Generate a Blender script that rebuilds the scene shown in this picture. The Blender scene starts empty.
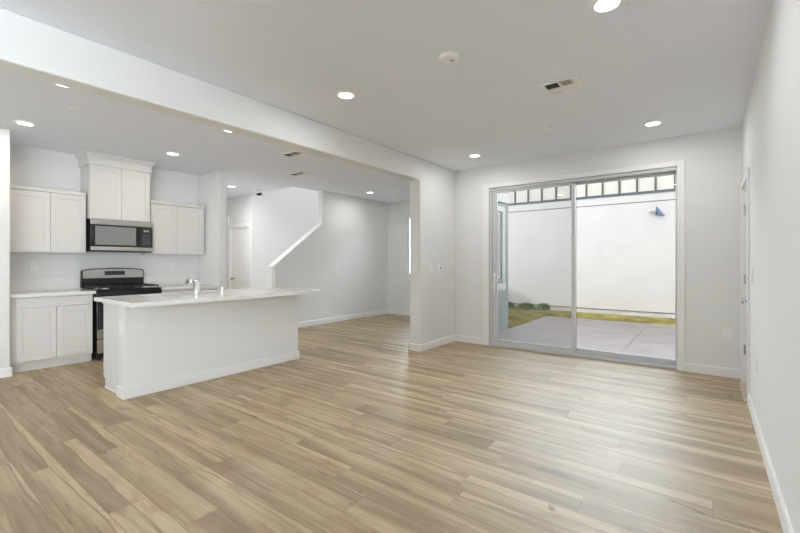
import bpy, bmesh, math, random
from mathutils import Vector, Matrix
random.seed(7)
S = bpy.context.scene
COL = S.collection
PI = math.pi

# ------------------------------------------------------------------ camera, world, sun, exposure
FPX = 406.0
YAW = math.atan(308.0 / FPX)
cam_d = bpy.data.cameras.new('camera')
cam_d.sensor_width = 36.0
cam_d.lens = 36.0 * FPX / 800.0
cam_d.shift_y = -4.0 / 800.0
cam_d.clip_start = 0.02
cam = bpy.data.objects.new('camera', cam_d)
COL.objects.link(cam)
cam.location = (0, 0, 1.265)
cam.rotation_euler = (PI / 2, 0, YAW)
S.camera = cam

W = bpy.data.worlds.new('sky')
S.world = W
W.use_nodes = True
wn = W.node_tree
# clear sky; low side haze and far glow added to light the room
SKY_BASE, SKY_HAZE, SKY_FAR = 0.22, 11.3, 14.3
_tc = wn.nodes.new('ShaderNodeTexCoord')
_sx = wn.nodes.new('ShaderNodeSeparateXYZ')
wn.links.new(_tc.outputs['Generated'], _sx.inputs[0])
def _wm(op, a, b=None, c=None):
    n = wn.nodes.new('ShaderNodeMath'); n.operation = op
    for i, v in enumerate((a, b, c)):
        if v is None: continue
        if isinstance(v, (int, float)): n.inputs[i].default_value = v
        else: wn.links.new(v, n.inputs[i])
    return n.outputs[0]
def _smooth(v, lo, hi, a, b):
    n = wn.nodes.new('ShaderNodeMapRange'); n.interpolation_type = 'SMOOTHSTEP'
    n.inputs[1].default_value = lo; n.inputs[2].default_value = hi
    n.inputs[3].default_value = a; n.inputs[4].default_value = b
    wn.links.new(v, n.inputs[0])
    return n.outputs[0]
_side = _smooth(_wm('SUBTRACT', _wm('MULTIPLY', _wm('ABSOLUTE', _sx.outputs[0]), 0.9), _wm('MULTIPLY', _sx.outputs[1], 0.45)), 0.1, 0.8, 0.0, 1.0)
_far = _wm('MULTIPLY', _smooth(_sx.outputs[1], 0.15, 0.5, 0.0, 1.0), _smooth(_sx.outputs[2], 0.25, 0.85, 1.0, 0.0))
_far = _wm('MULTIPLY', _far, _smooth(_sx.outputs[2], -0.12, 0.0, 0.3, 1.0))
_low = _wm('MULTIPLY', _smooth(_sx.outputs[2], 0.10, 0.40, 1.0, 0.0), _smooth(_sx.outputs[2], -0.16, 0.0, 1.1, 1.0))
def _bg(col, strength):
    n = wn.nodes.new('ShaderNodeBackground')
    n.inputs['Color'].default_value = (*col, 1)
    if isinstance(strength, (int, float)): n.inputs['Strength'].default_value = strength
    else: wn.links.new(strength, n.inputs['Strength'])
    return n.outputs[0]
def _add(a, b):
    n = wn.nodes.new('ShaderNodeAddShader')
    wn.links.new(a, n.inputs[0]); wn.links.new(b, n.inputs[1])
    return n.outputs[0]
_sky = _add(_add(_bg((0.80, 0.90, 1.0), SKY_BASE), _bg((0.77, 0.885, 1.0), _wm('MULTIPLY', SKY_FAR, _far))),
            _bg((0.89, 0.94, 1.0), _wm('MULTIPLY', SKY_HAZE, _wm('MULTIPLY', _side, _low))))
wn.links.new(_sky, wn.nodes['World Output'].inputs['Surface'])
wn.nodes.remove(wn.nodes['Background'])

sun_d = bpy.data.lights.new('sun', 'SUN')
sun_d.energy = 1.4
sun_d.angle = math.radians(0.6)
sun_d.color = (1.0, 0.95, 0.88)
sun = bpy.data.objects.new('sun', sun_d)
COL.objects.link(sun)
sun.location = (-8, -12, 16)
sun.rotation_euler = Vector((0.555, 1.0, -1.25)).to_track_quat('-Z', 'Y').to_euler()

S.view_settings.view_transform = 'Standard'
S.view_settings.look = 'None'
S.view_settings.gamma = 1
S.view_settings.use_curve_mapping = False
S.view_settings.exposure = 0.19
S.cycles.use_denoising = True
S.cycles.max_bounces = 14
S.cycles.diffuse_bounces = 8
S.cycles.sample_clamp_indirect = 6.0
LAMP_W = 5.8

# ------------------------------------------------------------------ materials
def mat(name, color, rough=0.6, metal=0.0, bump=0.0, bscale=200.0, spec=0.5, var=0.0, vscale=3.0):
    m = bpy.data.materials.new(name)
    m.use_nodes = True
    nt = m.node_tree
    b = nt.nodes['Principled BSDF']
    b.inputs['Base Color'].default_value = (*color, 1)
    b.inputs['Roughness'].default_value = rough
    b.inputs['Metallic'].default_value = metal
    b.inputs['Specular IOR Level'].default_value = spec
    tc = nt.nodes.new('ShaderNodeTexCoord')
    n = nt.nodes.new('ShaderNodeTexNoise')
    n.inputs['Detail'].default_value = 4
    nt.links.new(tc.outputs['Object'], n.inputs['Vector'])
    if bump > 0:
        n.inputs['Scale'].default_value = bscale
        bp = nt.nodes.new('ShaderNodeBump')
        bp.inputs['Strength'].default_value = bump
        bp.inputs['Distance'].default_value = 0.002
        nt.links.new(n.outputs['Fac'], bp.inputs['Height'])
        nt.links.new(bp.outputs['Normal'], b.inputs['Normal'])
    if var > 0:
        n2 = nt.nodes.new('ShaderNodeTexNoise')
        n2.inputs['Scale'].default_value = vscale
        n2.inputs['Detail'].default_value = 8
        nt.links.new(tc.outputs['Object'], n2.inputs['Vector'])
        r = nt.nodes.new('ShaderNodeValToRGB')
        r.color_ramp.elements[0].position = 0.3
        r.color_ramp.elements[1].position = 0.7
        r.color_ramp.elements[0].color = (*[c * (1 - var) for c in color], 1)
        r.color_ramp.elements[1].color = (*[min(1, c * (1 + var)) for c in color], 1)
        nt.links.new(n2.outputs['Fac'], r.inputs['Fac'])
        nt.links.new(r.outputs['Color'], b.inputs['Base Color'])
    return m

def emit(name, color, strength):
    m = bpy.data.materials.new(name)
    m.use_nodes = True
    b = m.node_tree.nodes['Principled BSDF']
    b.inputs['Base Color'].default_value = (1, 1, 1, 1)
    b.inputs['Emission Color'].default_value = (*color, 1)
    b.inputs['Emission Strength'].default_value = strength
    return m

def glass_mat(name, tint=(0.97, 0.985, 0.98)):
    m = bpy.data.materials.new(name)
    m.use_nodes = True
    nt = m.node_tree
    nt.nodes.remove(nt.nodes['Principled BSDF'])
    out = nt.nodes['Material Output']
    t = nt.nodes.new('ShaderNodeBsdfTransparent')
    t.inputs['Color'].default_value = (*tint, 1)
    g = nt.nodes.new('ShaderNodeBsdfGlossy')
    g.inputs['Roughness'].default_value = 0.0
    f = nt.nodes.new('ShaderNodeFresnel')
    f.inputs['IOR'].default_value = 1.3
    mx = nt.nodes.new('ShaderNodeMixShader')
    nt.links.new(f.outputs['Fac'], mx.inputs['Fac'])
    nt.links.new(t.outputs['BSDF'], mx.inputs[1])
    nt.links.new(g.outputs['BSDF'], mx.inputs[2])
    nt.links.new(mx.outputs['Shader'], out.inputs['Surface'])
    return m

class NG:
    """small helper for node maths"""
    def __init__(s, m):
        s.nt = m.node_tree
    def math(s, op, a, b=None, c=None):
        n = s.nt.nodes.new('ShaderNodeMath'); n.operation = op
        for i, v in enumerate((a, b, c)):
            if v is None: continue
            if isinstance(v, (int, float)): n.inputs[i].default_value = v
            else: s.nt.links.new(v, n.inputs[i])
        return n.outputs[0]
    def vec(s, x, y, z):
        n = s.nt.nodes.new('ShaderNodeCombineXYZ')
        for i, v in enumerate((x, y, z)):
            if isinstance(v, (int, float)): n.inputs[i].default_value = v
            else: s.nt.links.new(v, n.inputs[i])
        return n.outputs[0]
    def noise(s, v, scale=1.0, detail=4, rough=0.5, dist=0.0):
        n = s.nt.nodes.new('ShaderNodeTexNoise')
        n.inputs['Scale'].default_value = scale; n.inputs['Detail'].default_value = detail
        n.inputs['Roughness'].default_value = rough; n.inputs['Distortion'].default_value = dist
        s.nt.links.new(v, n.inputs['Vector'])
        return n.outputs['Fac']
    def white(s, v):
        n = s.nt.nodes.new('ShaderNodeTexWhiteNoise'); n.noise_dimensions = '3D'
        s.nt.links.new(v, n.inputs['Vector'])
        return n.outputs['Value']
    def ramp(s, f, stops):
        n = s.nt.nodes.new('ShaderNodeValToRGB')
        e = n.color_ramp.elements
        while len(e) < len(stops): e.new(0.5)
        for i, (p, c) in enumerate(stops):
            e[i].position = p
            e[i].color = (*c, 1) if len(c) == 3 else c
        s.nt.links.new(f, n.inputs['Fac'])
        return n.outputs['Color']
    def mix(s, f, a, b, mode='MIX'):
        n = s.nt.nodes.new('ShaderNodeMix'); n.data_type = 'RGBA'; n.blend_type = mode
        for sock, v in ((n.inputs[0], f), (n.inputs[6], a), (n.inputs[7], b)):
            if isinstance(v, (int, float)): sock.default_value = v
            elif isinstance(v, tuple): sock.default_value = (*v, 1)
            else: s.nt.links.new(v, sock)
        return n.outputs[2]

def floor_mat():
    m = bpy.data.materials.new('oak_planks')
    m.use_nodes = True
    g = NG(m); nt = m.node_tree
    b = nt.nodes['Principled BSDF']
    tc = nt.nodes.new('ShaderNodeTexCoord')
    sp = nt.nodes.new('ShaderNodeSeparateXYZ')
    nt.links.new(tc.outputs['Object'], sp.inputs[0])
    x, y = sp.outputs[0], sp.outputs[1]
    PW, PL = 0.18, 1.22
    v = g.math('DIVIDE', g.math('SUBTRACT', y, 0.02), PW)
    row = g.math('FLOOR', v)
    fv = g.math('FRACT', v)
    rr = g.white(g.vec(row, 3.7, 1.3))
    u = g.math('DIVIDE', g.math('ADD', x, g.math('MULTIPLY', rr, 7.3)), PL)
    col = g.math('FLOOR', u)
    fu = g.math('FRACT', u)
    pid = g.white(g.vec(row, col, 0.5))
    pid2 = g.white(g.vec(row, col, 7.5))
    z = g.math('MULTIPLY', pid, 53.0)
    # long soft bands running with the plank
    band = g.noise(g.vec(g.math('MULTIPLY', x, 0.55), g.math('MULTIPLY', y, 7.0), z), 1.0, 3, 0.5, 0.6)
    fine = g.noise(g.vec(g.math('MULTIPLY', x, 3.0), g.math('MULTIPLY', y, 60.0), z), 1.0, 5, 0.6, 0.3)
    cloud = g.noise(g.vec(g.math('MULTIPLY', x, 1.8), g.math('MULTIPLY', y, 5.0), g.math('ADD', z, 9.0)), 1.0, 4, 0.55, 1.2)
    base = g.ramp(pid2, [(0.0, (0.285, 0.208, 0.111)), (0.35, (0.33, 0.243, 0.132)), (0.7, (0.36, 0.267, 0.146)), (1.0, (0.42, 0.317, 0.183))])
    c = g.mix(g.ramp(band, [(0.42, (0, 0, 0)), (0.66, (1, 1, 1))]), base, g.mix(0.85, base, (0.56, 0.445, 0.28)))
    c = g.mix(g.ramp(band, [(0.28, (0.9, 0.9, 0.9)), (0.43, (0, 0, 0))]), c, g.mix(0.6, c, (0.25, 0.19, 0.12)))
    streak = g.noise(g.vec(g.math('MULTIPLY', x, 0.9), g.math('MULTIPLY', y, 26.0), g.math('ADD', z, 17.0)), 1.0, 4, 0.6, 0.5)
    c = g.mix(g.ramp(streak, [(0.36, (0.6, 0.6, 0.6)), (0.48, (0, 0, 0))]), c, g.mix(1.0, c, (0.60, 0.55, 0.48), 'MULTIPLY'))
    # pale sapwood along one edge of some planks, with a thin dark boundary
    wav = g.noise(g.vec(g.math('MULTIPLY', x, 0.9), 3.0, z), 1.0, 3, 0.5, 0.0)
    ed = g.math('ADD', g.math('ADD', fv, g.math('MULTIPLY', g.math('SUBTRACT', wav, 0.5), 0.7)), g.math('MULTIPLY', g.math('SUBTRACT', pid, 0.62), 0.7))
    c = g.mix(g.ramp(ed, [(0.80, (0, 0, 0)), (0.83, (0.8, 0.8, 0.8))]), c, (0.57, 0.455, 0.295))
    c = g.mix(g.ramp(ed, [(0.745, (0, 0, 0)), (0.79, (0.6, 0.6, 0.6)), (0.80, (0.6, 0.6, 0.6)), (0.82, (0, 0, 0))]), c, (0.20, 0.14, 0.085))
    # short marks across the plank
    cm_ = g.noise(g.vec(g.math('MULTIPLY', x, 11.0), g.math('MULTIPLY', y, 4.5), g.math('ADD', z, 71.0)), 1.0, 2, 0.5, 0.6)
    c = g.mix(g.ramp(cm_, [(0.70, (0, 0, 0)), (0.77, (0.75, 0.75, 0.75))]), c, (0.16, 0.10, 0.055))
    # brown heartwood clouds
    c = g.mix(g.ramp(cloud, [(0.52, (0, 0, 0)), (0.70, (0.7, 0.7, 0.7))]), c, (0.33, 0.205, 0.115))
    # fine grain
    c = g.mix(0.55, c, g.ramp(fine, [(0.3, (0.36, 0.33, 0.28)), (0.7, (0.62, 0.62, 0.62))]), 'OVERLAY')
    # knots and checks
    kn = g.noise(g.vec(g.math('MULTIPLY', x, 2.6), g.math('MULTIPLY', y, 13.0), g.math('ADD', z, 31.0)), 1.0, 3, 0.6, 0.8)
    c = g.mix(g.ramp(kn, [(0.66, (0, 0, 0)), (0.74, (0.85, 0.85, 0.85))]), c, (0.13, 0.085, 0.045))
    # seams
    ev = g.math('MULTIPLY', g.math('MINIMUM', fv, g.math('SUBTRACT', 1.0, fv)), PW)
    eu = g.math('MULTIPLY', g.math('MINIMUM', fu, g.math('SUBTRACT', 1.0, fu)), PL)
    e = g.math('MINIMUM', ev, eu)
    seam = g.ramp(g.math('MULTIPLY', e, 100.0), [(0.06, (1, 1, 1)), (0.24, (0, 0, 0))])
    c = g.mix(g.math('MULTIPLY', seam, 0.72), c, (0.14, 0.09, 0.055))
    nt.links.new(c, b.inputs['Base Color'])
    ro = g.math('ADD', 0.38, g.math('MULTIPLY', fine, 0.14))
    nt.links.new(ro, b.inputs['Roughness'])
    b.inputs['Specular IOR Level'].default_value = 0.95
    bp = nt.nodes.new('ShaderNodeBump')
    bp.inputs['Strength'].default_value = 0.25
    bp.inputs['Distance'].default_value = 0.002
    h = g.math('SUBTRACT', g.math('MULTIPLY', fine, 0.3), seam)
    nt.links.new(h, bp.inputs['Height'])
    nt.links.new(bp.outputs['Normal'], b.inputs['Normal'])
    return m

def patio_mat():
    m = mat('patio_concrete', (0.54, 0.455, 0.435), 0.8, 0, 0.3, 90, 0.3, 0.10, 2.5)
    return m

M = dict(
    wall=mat('wall_paint', (0.805, 0.81, 0.808), 0.75, 0, 0.25, 160, 0.25),
    ceil=mat('ceiling_paint', (0.865, 0.90, 0.98), 0.8, 0, 0.3, 140, 0.2),
    trim=mat('trim_paint', (0.87, 0.87, 0.87), 0.4, 0, 0.04, 80),
    cab=mat('cabinet_paint', (0.735, 0.725, 0.71), 0.38, 0, 0.04, 120),
    stone=mat('white_quartz', (0.86, 0.855, 0.85), 0.04, 0, 0, 1, 0.6),
    floor=floor_mat(),
    steel=mat('brushed_steel', (0.62, 0.61, 0.60), 0.28, 1.0, 0.05, 300),
    chrome=mat('chrome', (0.85, 0.85, 0.86), 0.07, 1.0),
    nickel=mat('satin_nickel', (0.55, 0.54, 0.52), 0.25, 1.0),
    black=mat('black_enamel', (0.018, 0.018, 0.02), 0.18),
    iron=mat('cast_iron', (0.022, 0.021, 0.02), 0.55, 0, 0.2, 200),
    bglass=mat('black_glass', (0.03, 0.031, 0.034), 0.06),
    mglass=mat('microwave_window', (0.25, 0.255, 0.26), 0.12),
    fitting=mat('fitting_white', (0.93, 0.93, 0.93), 0.3, 0, 0.02, 90),
    plastic=mat('white_plastic', (0.88, 0.88, 0.88), 0.35, 0, 0.02, 90),
    grey=mat('grey_plastic', (0.35, 0.35, 0.36), 0.4),
    keys=mat('keypad_grey', (0.10, 0.10, 0.105), 0.4),
    dark=mat('dark_slot', (0.05, 0.05, 0.05), 0.7),
    vinyl=mat('grey_white_vinyl', (0.60, 0.61, 0.62), 0.35, 0, 0.02, 90),
    glass=glass_mat('clear_glass'),
    lens=emit('lamp_lens', (1.0, 0.98, 0.94), 6.0),
    display=emit('clock_display', (0.55, 0.8, 0.9), 0.25),
    stucco=mat('white_stucco', (0.76, 0.72, 0.695), 0.9, 0, 0.8, 30, 0.2, 0.04, 1.6),
    batten=mat('batten_shaded', (0.15, 0.135, 0.115), 0.8, 0, 0.2, 60),  # dark because the shade on the battens is put into the colour
    panel=mat('cream_panel', (0.78, 0.72, 0.65), 0.8, 0, 0.2, 60, 0.3, 0.04, 3),
    band=mat('blue_grey_band', (0.13, 0.145, 0.165), 0.7, 0, 0.1, 60),
    concrete=mat('pale_concrete', (0.72, 0.69, 0.66), 0.9, 0, 0.5, 60, 0.2, 0.08, 4),
    patio=patio_mat(),
    siding=mat('grey_green_stucco', (0.37, 0.405, 0.385), 0.85, 0, 0.7, 50, 0.2, 0.06, 3),
    soil=mat('dry_soil', (0.36, 0.29, 0.19), 0.95, 0, 0.9, 20, 0.1, 0.25, 5),
    grass=mat('dry_grass', (0.50, 0.43, 0.17), 0.8, 0, 0, 1, 0.2, 0.5, 2.5),
    leaf=mat('green_leaf', (0.13, 0.20, 0.06), 0.6, 0, 0, 1, 0.3, 0.35, 9),
    roof=mat('roof_membrane', (0.30, 0.28, 0.27), 0.9, 0, 0.4, 40),
    vent_shadow=mat('vent_shadow_blue', (0.16, 0.21, 0.36), 0.5),  # blue of the vent's cast shadow on the wall
    thresh=mat('light_oak_strip', (0.58, 0.50, 0.40), 0.45, 0, 0.1, 60, 0.4, 0.12, 12),
)

screen_mat = bpy.data.materials.new('insect_mesh'); screen_mat.use_nodes = True
_n = screen_mat.node_tree
_t = _n.nodes.new('ShaderNodeBsdfTransparent'); _mx = _n.nodes.new('ShaderNodeMixShader')
_n.nodes['Principled BSDF'].inputs['Base Color'].default_value = (0.22, 0.22, 0.22, 1)
_mx.inputs[0].default_value = 0.17
_n.links.new(_t.outputs[0], _mx.inputs[1]); _n.links.new(_n.nodes['Principled BSDF'].outputs[0], _mx.inputs[2])
_n.links.new(_mx.outputs[0], _n.nodes['Material Output'].inputs['Surface'])

# ------------------------------------------------------------------ mesh building
ORIG = {}

class MB:
    def __init__(s):
        s.b = bmesh.new()
    def box(s, x0, x1, y0, y1, z0, z1):
        if x1 < x0: x0, x1 = x1, x0
        if y1 < y0: y0, y1 = y1, y0
        if z1 < z0: z0, z1 = z1, z0
        v = [s.b.verts.new(p) for p in ((x0,y0,z0),(x1,y0,z0),(x1,y1,z0),(x0,y1,z0),(x0,y0,z1),(x1,y0,z1),(x1,y1,z1),(x0,y1,z1))]
        for f in ((3,2,1,0),(4,5,6,7),(0,1,5,4),(1,2,6,5),(2,3,7,6),(3,0,4,7)):
            s.b.faces.new([v[i] for i in f])
        return s
    def prism(s, poly, axis, a, b):
        """polygon in the two other axes (in x,y,z order) pushed along axis from a to b"""
        def P(p, t):
            if axis == 'x': return (t, p[0], p[1])
            if axis == 'y': return (p[0], t, p[1])
            return (p[0], p[1], t)
        A = [s.b.verts.new(P(p, a)) for p in poly]
        B = [s.b.verts.new(P(p, b)) for p in poly]
        n = len(poly)
        fs = [s.b.faces.new(A), s.b.faces.new(B[::-1])]
        for i in range(n):
            fs.append(s.b.faces.new((A[i], B[i], B[(i+1) % n], A[(i+1) % n])))
        return s
    def lathe(s, prof, c=(0,0,0), d=(0,0,1), seg=24):
        """profile of (radius, height) turned about direction d through c"""
        d = Vector(d).normalized()
        q = d.to_track_quat('Z', 'Y')
        rings = []
        for r, h in prof:
            if r < 1e-6:
                rings.append([s.b.verts.new(Vector(c) + q @ Vector((0, 0, h)))])
            else:
                rings.append([s.b.verts.new(Vector(c) + q @ Vector((r*math.cos(2*PI*k/seg), r*math.sin(2*PI*k/seg), h))) for k in range(seg)])
        for A, B in zip(rings, rings[1:]):
            if len(A) == 1 and len(B) == 1: continue
            for k in range(seg):
                k2 = (k+1) % seg
                if len(A) == 1: s.b.faces.new((A[0], B[k], B[k2]))
                elif len(B) == 1: s.b.faces.new((A[k], A[k2], B[0]))
                else: s.b.faces.new((A[k], A[k2], B[k2], B[k]))
        return s
    def cyl(s, p0, p1, r, r1=None, seg=20):
        d = Vector(p1) - Vector(p0); L = d.length
        r1 = r if r1 is None else r1
        return s.lathe([(0, 0), (r, 0), (r1, L), (0, L)], p0, d, seg)
    def tube(s, pts, r, seg=12):
        pts = [Vector(p) for p in pts]
        rings = []
        for i, p in enumerate(pts):
            t = (pts[min(i+1, len(pts)-1)] - pts[max(i-1, 0)]).normalized()
            q = t.to_track_quat('Z', 'Y')
            rr = r[i] if isinstance(r, (list, tuple)) else r
            rings.append([s.b.verts.new(p + q @ Vector((rr*math.cos(2*PI*k/seg), rr*math.sin(2*PI*k/seg), 0))) for k in range(seg)])
        for A, B in zip(rings, rings[1:]):
            for k in range(seg):
                s.b.faces.new((A[k], A[(k+1) % seg], B[(k+1) % seg], B[k]))
        s.b.faces.new(rings[0][::-1]); s.b.faces.new(rings[-1])
        return s
    def build(s, name, m, parent=None, bevel=0.0, smooth=False, local=False, seg=2):
        bmesh.ops.recalc_face_normals(s.b, faces=s.b.faces)
        o0 = Vector((0, 0, 0))
        if parent is not None and not local:
            o0 = ORIG.get(parent.name, Vector((0, 0, 0)))
            for v in s.b.verts: v.co -= o0
        me = bpy.data.meshes.new(name)
        s.b.to_mesh(me); s.b.free()
        me.materials.append(M[m] if isinstance(m, str) else m)
        o = bpy.data.objects.new(name, me)
        COL.objects.link(o)
        if parent is not None:
            o.parent = parent
        ORIG[o.name] = o0
        if bevel > 0:
            md = o.modifiers.new('bevel', 'BEVEL')
            md.width = bevel; md.segments = seg; md.limit_method = 'ANGLE'; md.angle_limit = math.radians(40)
        if smooth or bevel > 0:
            me.polygons.foreach_set('use_smooth', [True] * len(me.polygons))
            try: me.set_sharp_from_angle(angle=math.radians(35))
            except Exception: pass
        return o

def tag(o, label=None, cat=None, group=None, kind=None):
    if label: o['label'] = label
    if cat: o['category'] = cat
    if group: o['group'] = group
    if kind: o['kind'] = kind
    return o

def thing(name, label, cat, loc=(0, 0, 0), rz=0.0, group=None, kind=None):
    o = bpy.data.objects.new(name, None)
    COL.objects.link(o)
    o.empty_display_size = 0.1
    o.location = loc
    o.rotation_euler = (0, 0, rz)
    ORIG[o.name] = Vector(loc)
    return tag(o, label, cat, group, kind)

def struct(name, mb, m, label=None, cat=None, bevel=0.0, seg=2):
    o = mb.build(name, m, None, bevel, seg=seg)
    return tag(o, label, cat, None, 'structure')

def copy_thing(root, loc, rz=None, label=None, group=None):
    r = root.copy(); COL.objects.link(r); r.location = loc
    if rz is not None: r.rotation_euler = (0, 0, rz)
    if label: r['label'] = label
    if group: r['group'] = group
    for ch in list(root.children):
        c = ch.copy(); COL.objects.link(c); c.parent = r
        for gch in list(ch.children):
            d = gch.copy(); COL.objects.link(d); d.parent = c
    return r

def holed_wall_x(mb, x0, x1, y0, y1, z0, z1, hx0, hx1, hz0, hz1):
    """wall lying along X with one opening"""
    mb.box(x0, hx0, y0, y1, z0, z1); mb.box(hx1, x1, y0, y1, z0, z1)
    mb.box(hx0, hx1, y0, y1, hz1, z1)
    if hz0 > z0: mb.box(hx0, hx1, y0, y1, z0, hz0)
    return mb

def holed_wall_y(mb, x0, x1, y0, y1, z0, z1, hy0, hy1, hz0, hz1):
    mb.box(x0, x1, y0, hy0, z0, z1); mb.box(x0, x1, hy1, y1, z0, z1)
    mb.box(x0, x1, hy0, hy1, hz1, z1)
    if hz0 > z0: mb.box(x0, x1, hy0, hy1, z0, hz0)
    return mb

# ------------------------------------------------------------------ key planes (metres)
XR = 0.295            # right wall
YF = 5.755            # wall with the sliding door
XB, XB2 = -3.25, -3.435  # divider faces
H = 2.74
YN = 7.84             # nook far wall
XS = -6.33            # stair wall
XK = -6.90            # kitchen wall
YH = 5.05             # hall door wall
YBK = -5.0
DX0, DX1, DZ1 = -2.66, -0.29, 2.395   # sliding door opening

# ------------------------------------------------------------------ setting
struct('floor', MB().box(-9.6, 0.45, -5.15, 5.905, -0.10, 0.0).box(-7.98, -3.38, 5.905, 7.97, -0.10, 0.0), 'floor',
       'light oak plank floor running through the whole open room', 'floor')
c = MB()
c.box(-9.6, 0.445, -5.15, YH, H, H + 0.12)
c.box(-6.45, 0.445, YH, 5.905, H, H + 0.12)
c.box(-6.45, -3.27, 5.905, 7.99, H, H + 0.12)
c.box(-9.6, -7.86, YH, 5.3, H, H + 0.12)
struct('ceiling', c, 'ceil', 'flat white ceiling over living room and kitchen', 'ceiling')

RD0, RD1, RDZ = 4.80, 5.62, 2.045   # right wall door opening
BW0, BW1, BWZ0, BWZ1 = -4.7, -0.7, 0.25, 2.45    # unseen wide window added behind the camera to brighten the room
struct('wall_right', holed_wall_y(holed_wall_y(MB(), XR, XR + 0.15, 0, 5.905, 0, H, RD0, RD1, 0, RDZ), XR, XR + 0.15, YBK - 0.15, 0, 0, H, BW0, BW1, BWZ0, BWZ1), 'wall',
       'long white wall along the right side of the room', 'wall')
struct('wall_far', holed_wall_x(MB(), -3.27, XR, YF, YF + 0.15, 0, H, DX0, DX1, 0, DZ1), 'wall',
       'white wall around the sliding glass door', 'wall')
struct('wall_divider', MB().prism([(YBK, 2.44), (4.755, 2.44), (4.755, 0.0), (YF, 0.0), (YF, H), (YBK, H)], 'x', XB2, XB), 'wall',
       'white beam and short wall dividing living room from kitchen', 'wall', bevel=0.018, seg=4)
# nook side wall beyond, with its outside skin
struct('wall_nook_side', holed_wall_y(MB(), XB2, -3.37, YF, 7.99, 0, H, 6.35, 7.66, 0.95, 2.27), 'wall')
o = struct('wall_nook_outside', holed_wall_y(MB(), -3.37, -3.27, YF + 0.15, 7.99, -0.2, 3.0, 6.35, 7.66, 0.95, 2.27), 'siding',
           'grey green outside wall beyond the left edge of the sliding door', 'wall')
struct('wall_nook', holed_wall_x(MB(), -7.98, XB2, YN, YN + 0.15, 0, H, -5.76, -4.3, 0.99, 2.35), 'wall',
       'white end wall of the dining nook past the beam', 'wall')
struct('wall_stairs', MB().prism([(4.555, 0), (YN, 0), (YN, H), (5.69, H), (5.69, 2.035), (4.555, 1.205)], 'x', XS - 0.11, XS), 'wall',
       'white stair wall with a sloping half wall at its left end', 'wall')
struct('trim_1', MB().prism([(4.50, 1.165), (4.50, 1.205), (5.69, 2.075), (5.69, 2.035), (4.57, 1.215), (4.57, 1.165)], 'x', XS - 0.135, XS + 0.022), 'trim',
       'white sloping cap on top of the stair half wall', 'trim', bevel=0.004)
struct('wall_stairwell', MB().box(-7.98, -7.86, YH + 0.121, YN, 0, 5.05).box(-7.98, -7.86, YH, YH + 0.121, H + 0.121, 5.05), 'wall', 'tall white wall inside the stairwell', 'wall')
s = MB()
s.box(-7.86, XS - 0.11, YN, YN + 0.12, H, 5.05)
s.box(XS - 0.11, XS, YH, YN + 0.12, H + 0.12, 5.05)
s.box(-7.86, XS - 0.11, YH - 0.12, YH, H + 0.12, 5.05)
struct('wall_stairwell_upper', s, 'wall')
struct('ceiling_stairwell', MB().prism([(-7.99, 5.051), (-6.30, 5.051), (-6.30, 5.10), (-7.99, 5.95)], 'y', YH - 0.13, 8.0), 'ceil')
st = MB()
for k in range(13):
    st.box(-7.855, XS - 0.115, 4.75 + 0.235*k, min(4.75 + 0.235*(k+1), YN - 0.005) if k < 12 else YN - 0.005, 0.0, 0.18*(k+1))
struct('stairs', st, 'trim')
struct('wall_kitchen', holed_wall_y(MB(), XK - 0.12, XK, YBK, 3.53, 0, H, -4.6, -2.6, 0.25, 2.45), 'wall', 'white kitchen wall behind cabinets and range', 'wall')
struct('wall_kitchen_end', MB().box(XK, -6.185, 3.405, 3.53, 0, H), 'wall', 'short white wall closing the kitchen run on its right', 'wall', bevel=0.012, seg=3)
struct('wall_pantry', MB().box(XK, -6.165, 0.885, 0.975, 0, H), 'wall', 'narrow white wall end left of the kitchen cabinets', 'wall', bevel=0.012, seg=3)
struct('wall_hall', holed_wall_x(MB(), -9.5, -7.861, YH, YH + 0.12, 0, H, -8.70, -7.95, 0, 2.05), 'wall', 'white hall wall with a panelled door', 'wall')
struct('wall_hall_side', MB().box(-9.5, XK - 0.12, 3.41, 3.53, 0, H), 'wall')
struct('wall_hall_end', MB().box(-9.6, -9.5, 3.41, YH + 0.12, 0, H), 'wall')
struct('wall_back', MB().box(XK - 0.12, XR, YBK - 0.15, YBK, 0, H), 'wall')
def glazing(name, axis, a0, a1, z0, z1, c0, c1, n):
    m = MB()
    def bx(p0, p1, q0, q1, d0=c0, d1=c1, k=None):
        k = k or m
        if axis == 'x': k.box(p0, p1, d0, d1, q0, q1)
        else: k.box(d0, d1, p0, p1, q0, q1)
    bx(a0, a1, z0, z0 + 0.05); bx(a0, a1, z1 - 0.05, z1)
    w_ = (a1 - a0 - 0.05) / n
    for k in range(n + 1): bx(a0 + k*w_, a0 + k*w_ + 0.05, z0 + 0.05, z1 - 0.05)
    o = struct(name, m, 'vinyl')
    g = MB(); cm = (c0 + c1) / 2
    bx(a0 + 0.01, a1 - 0.01, z0 + 0.01, z1 - 0.01, cm - 0.003, cm + 0.003, g)
    g.build('glass', 'glass', o)
glazing('window_added_left', 'y', -4.6, -2.6, 0.25, 2.45, XK - 0.09, XK - 0.03, 2)  # unseen window added in the kitchen wall to light the right wall
glazing('window_added_right', 'y', BW0, BW1, BWZ0, BWZ1, XR + 0.06, XR + 0.12, 3)

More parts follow.
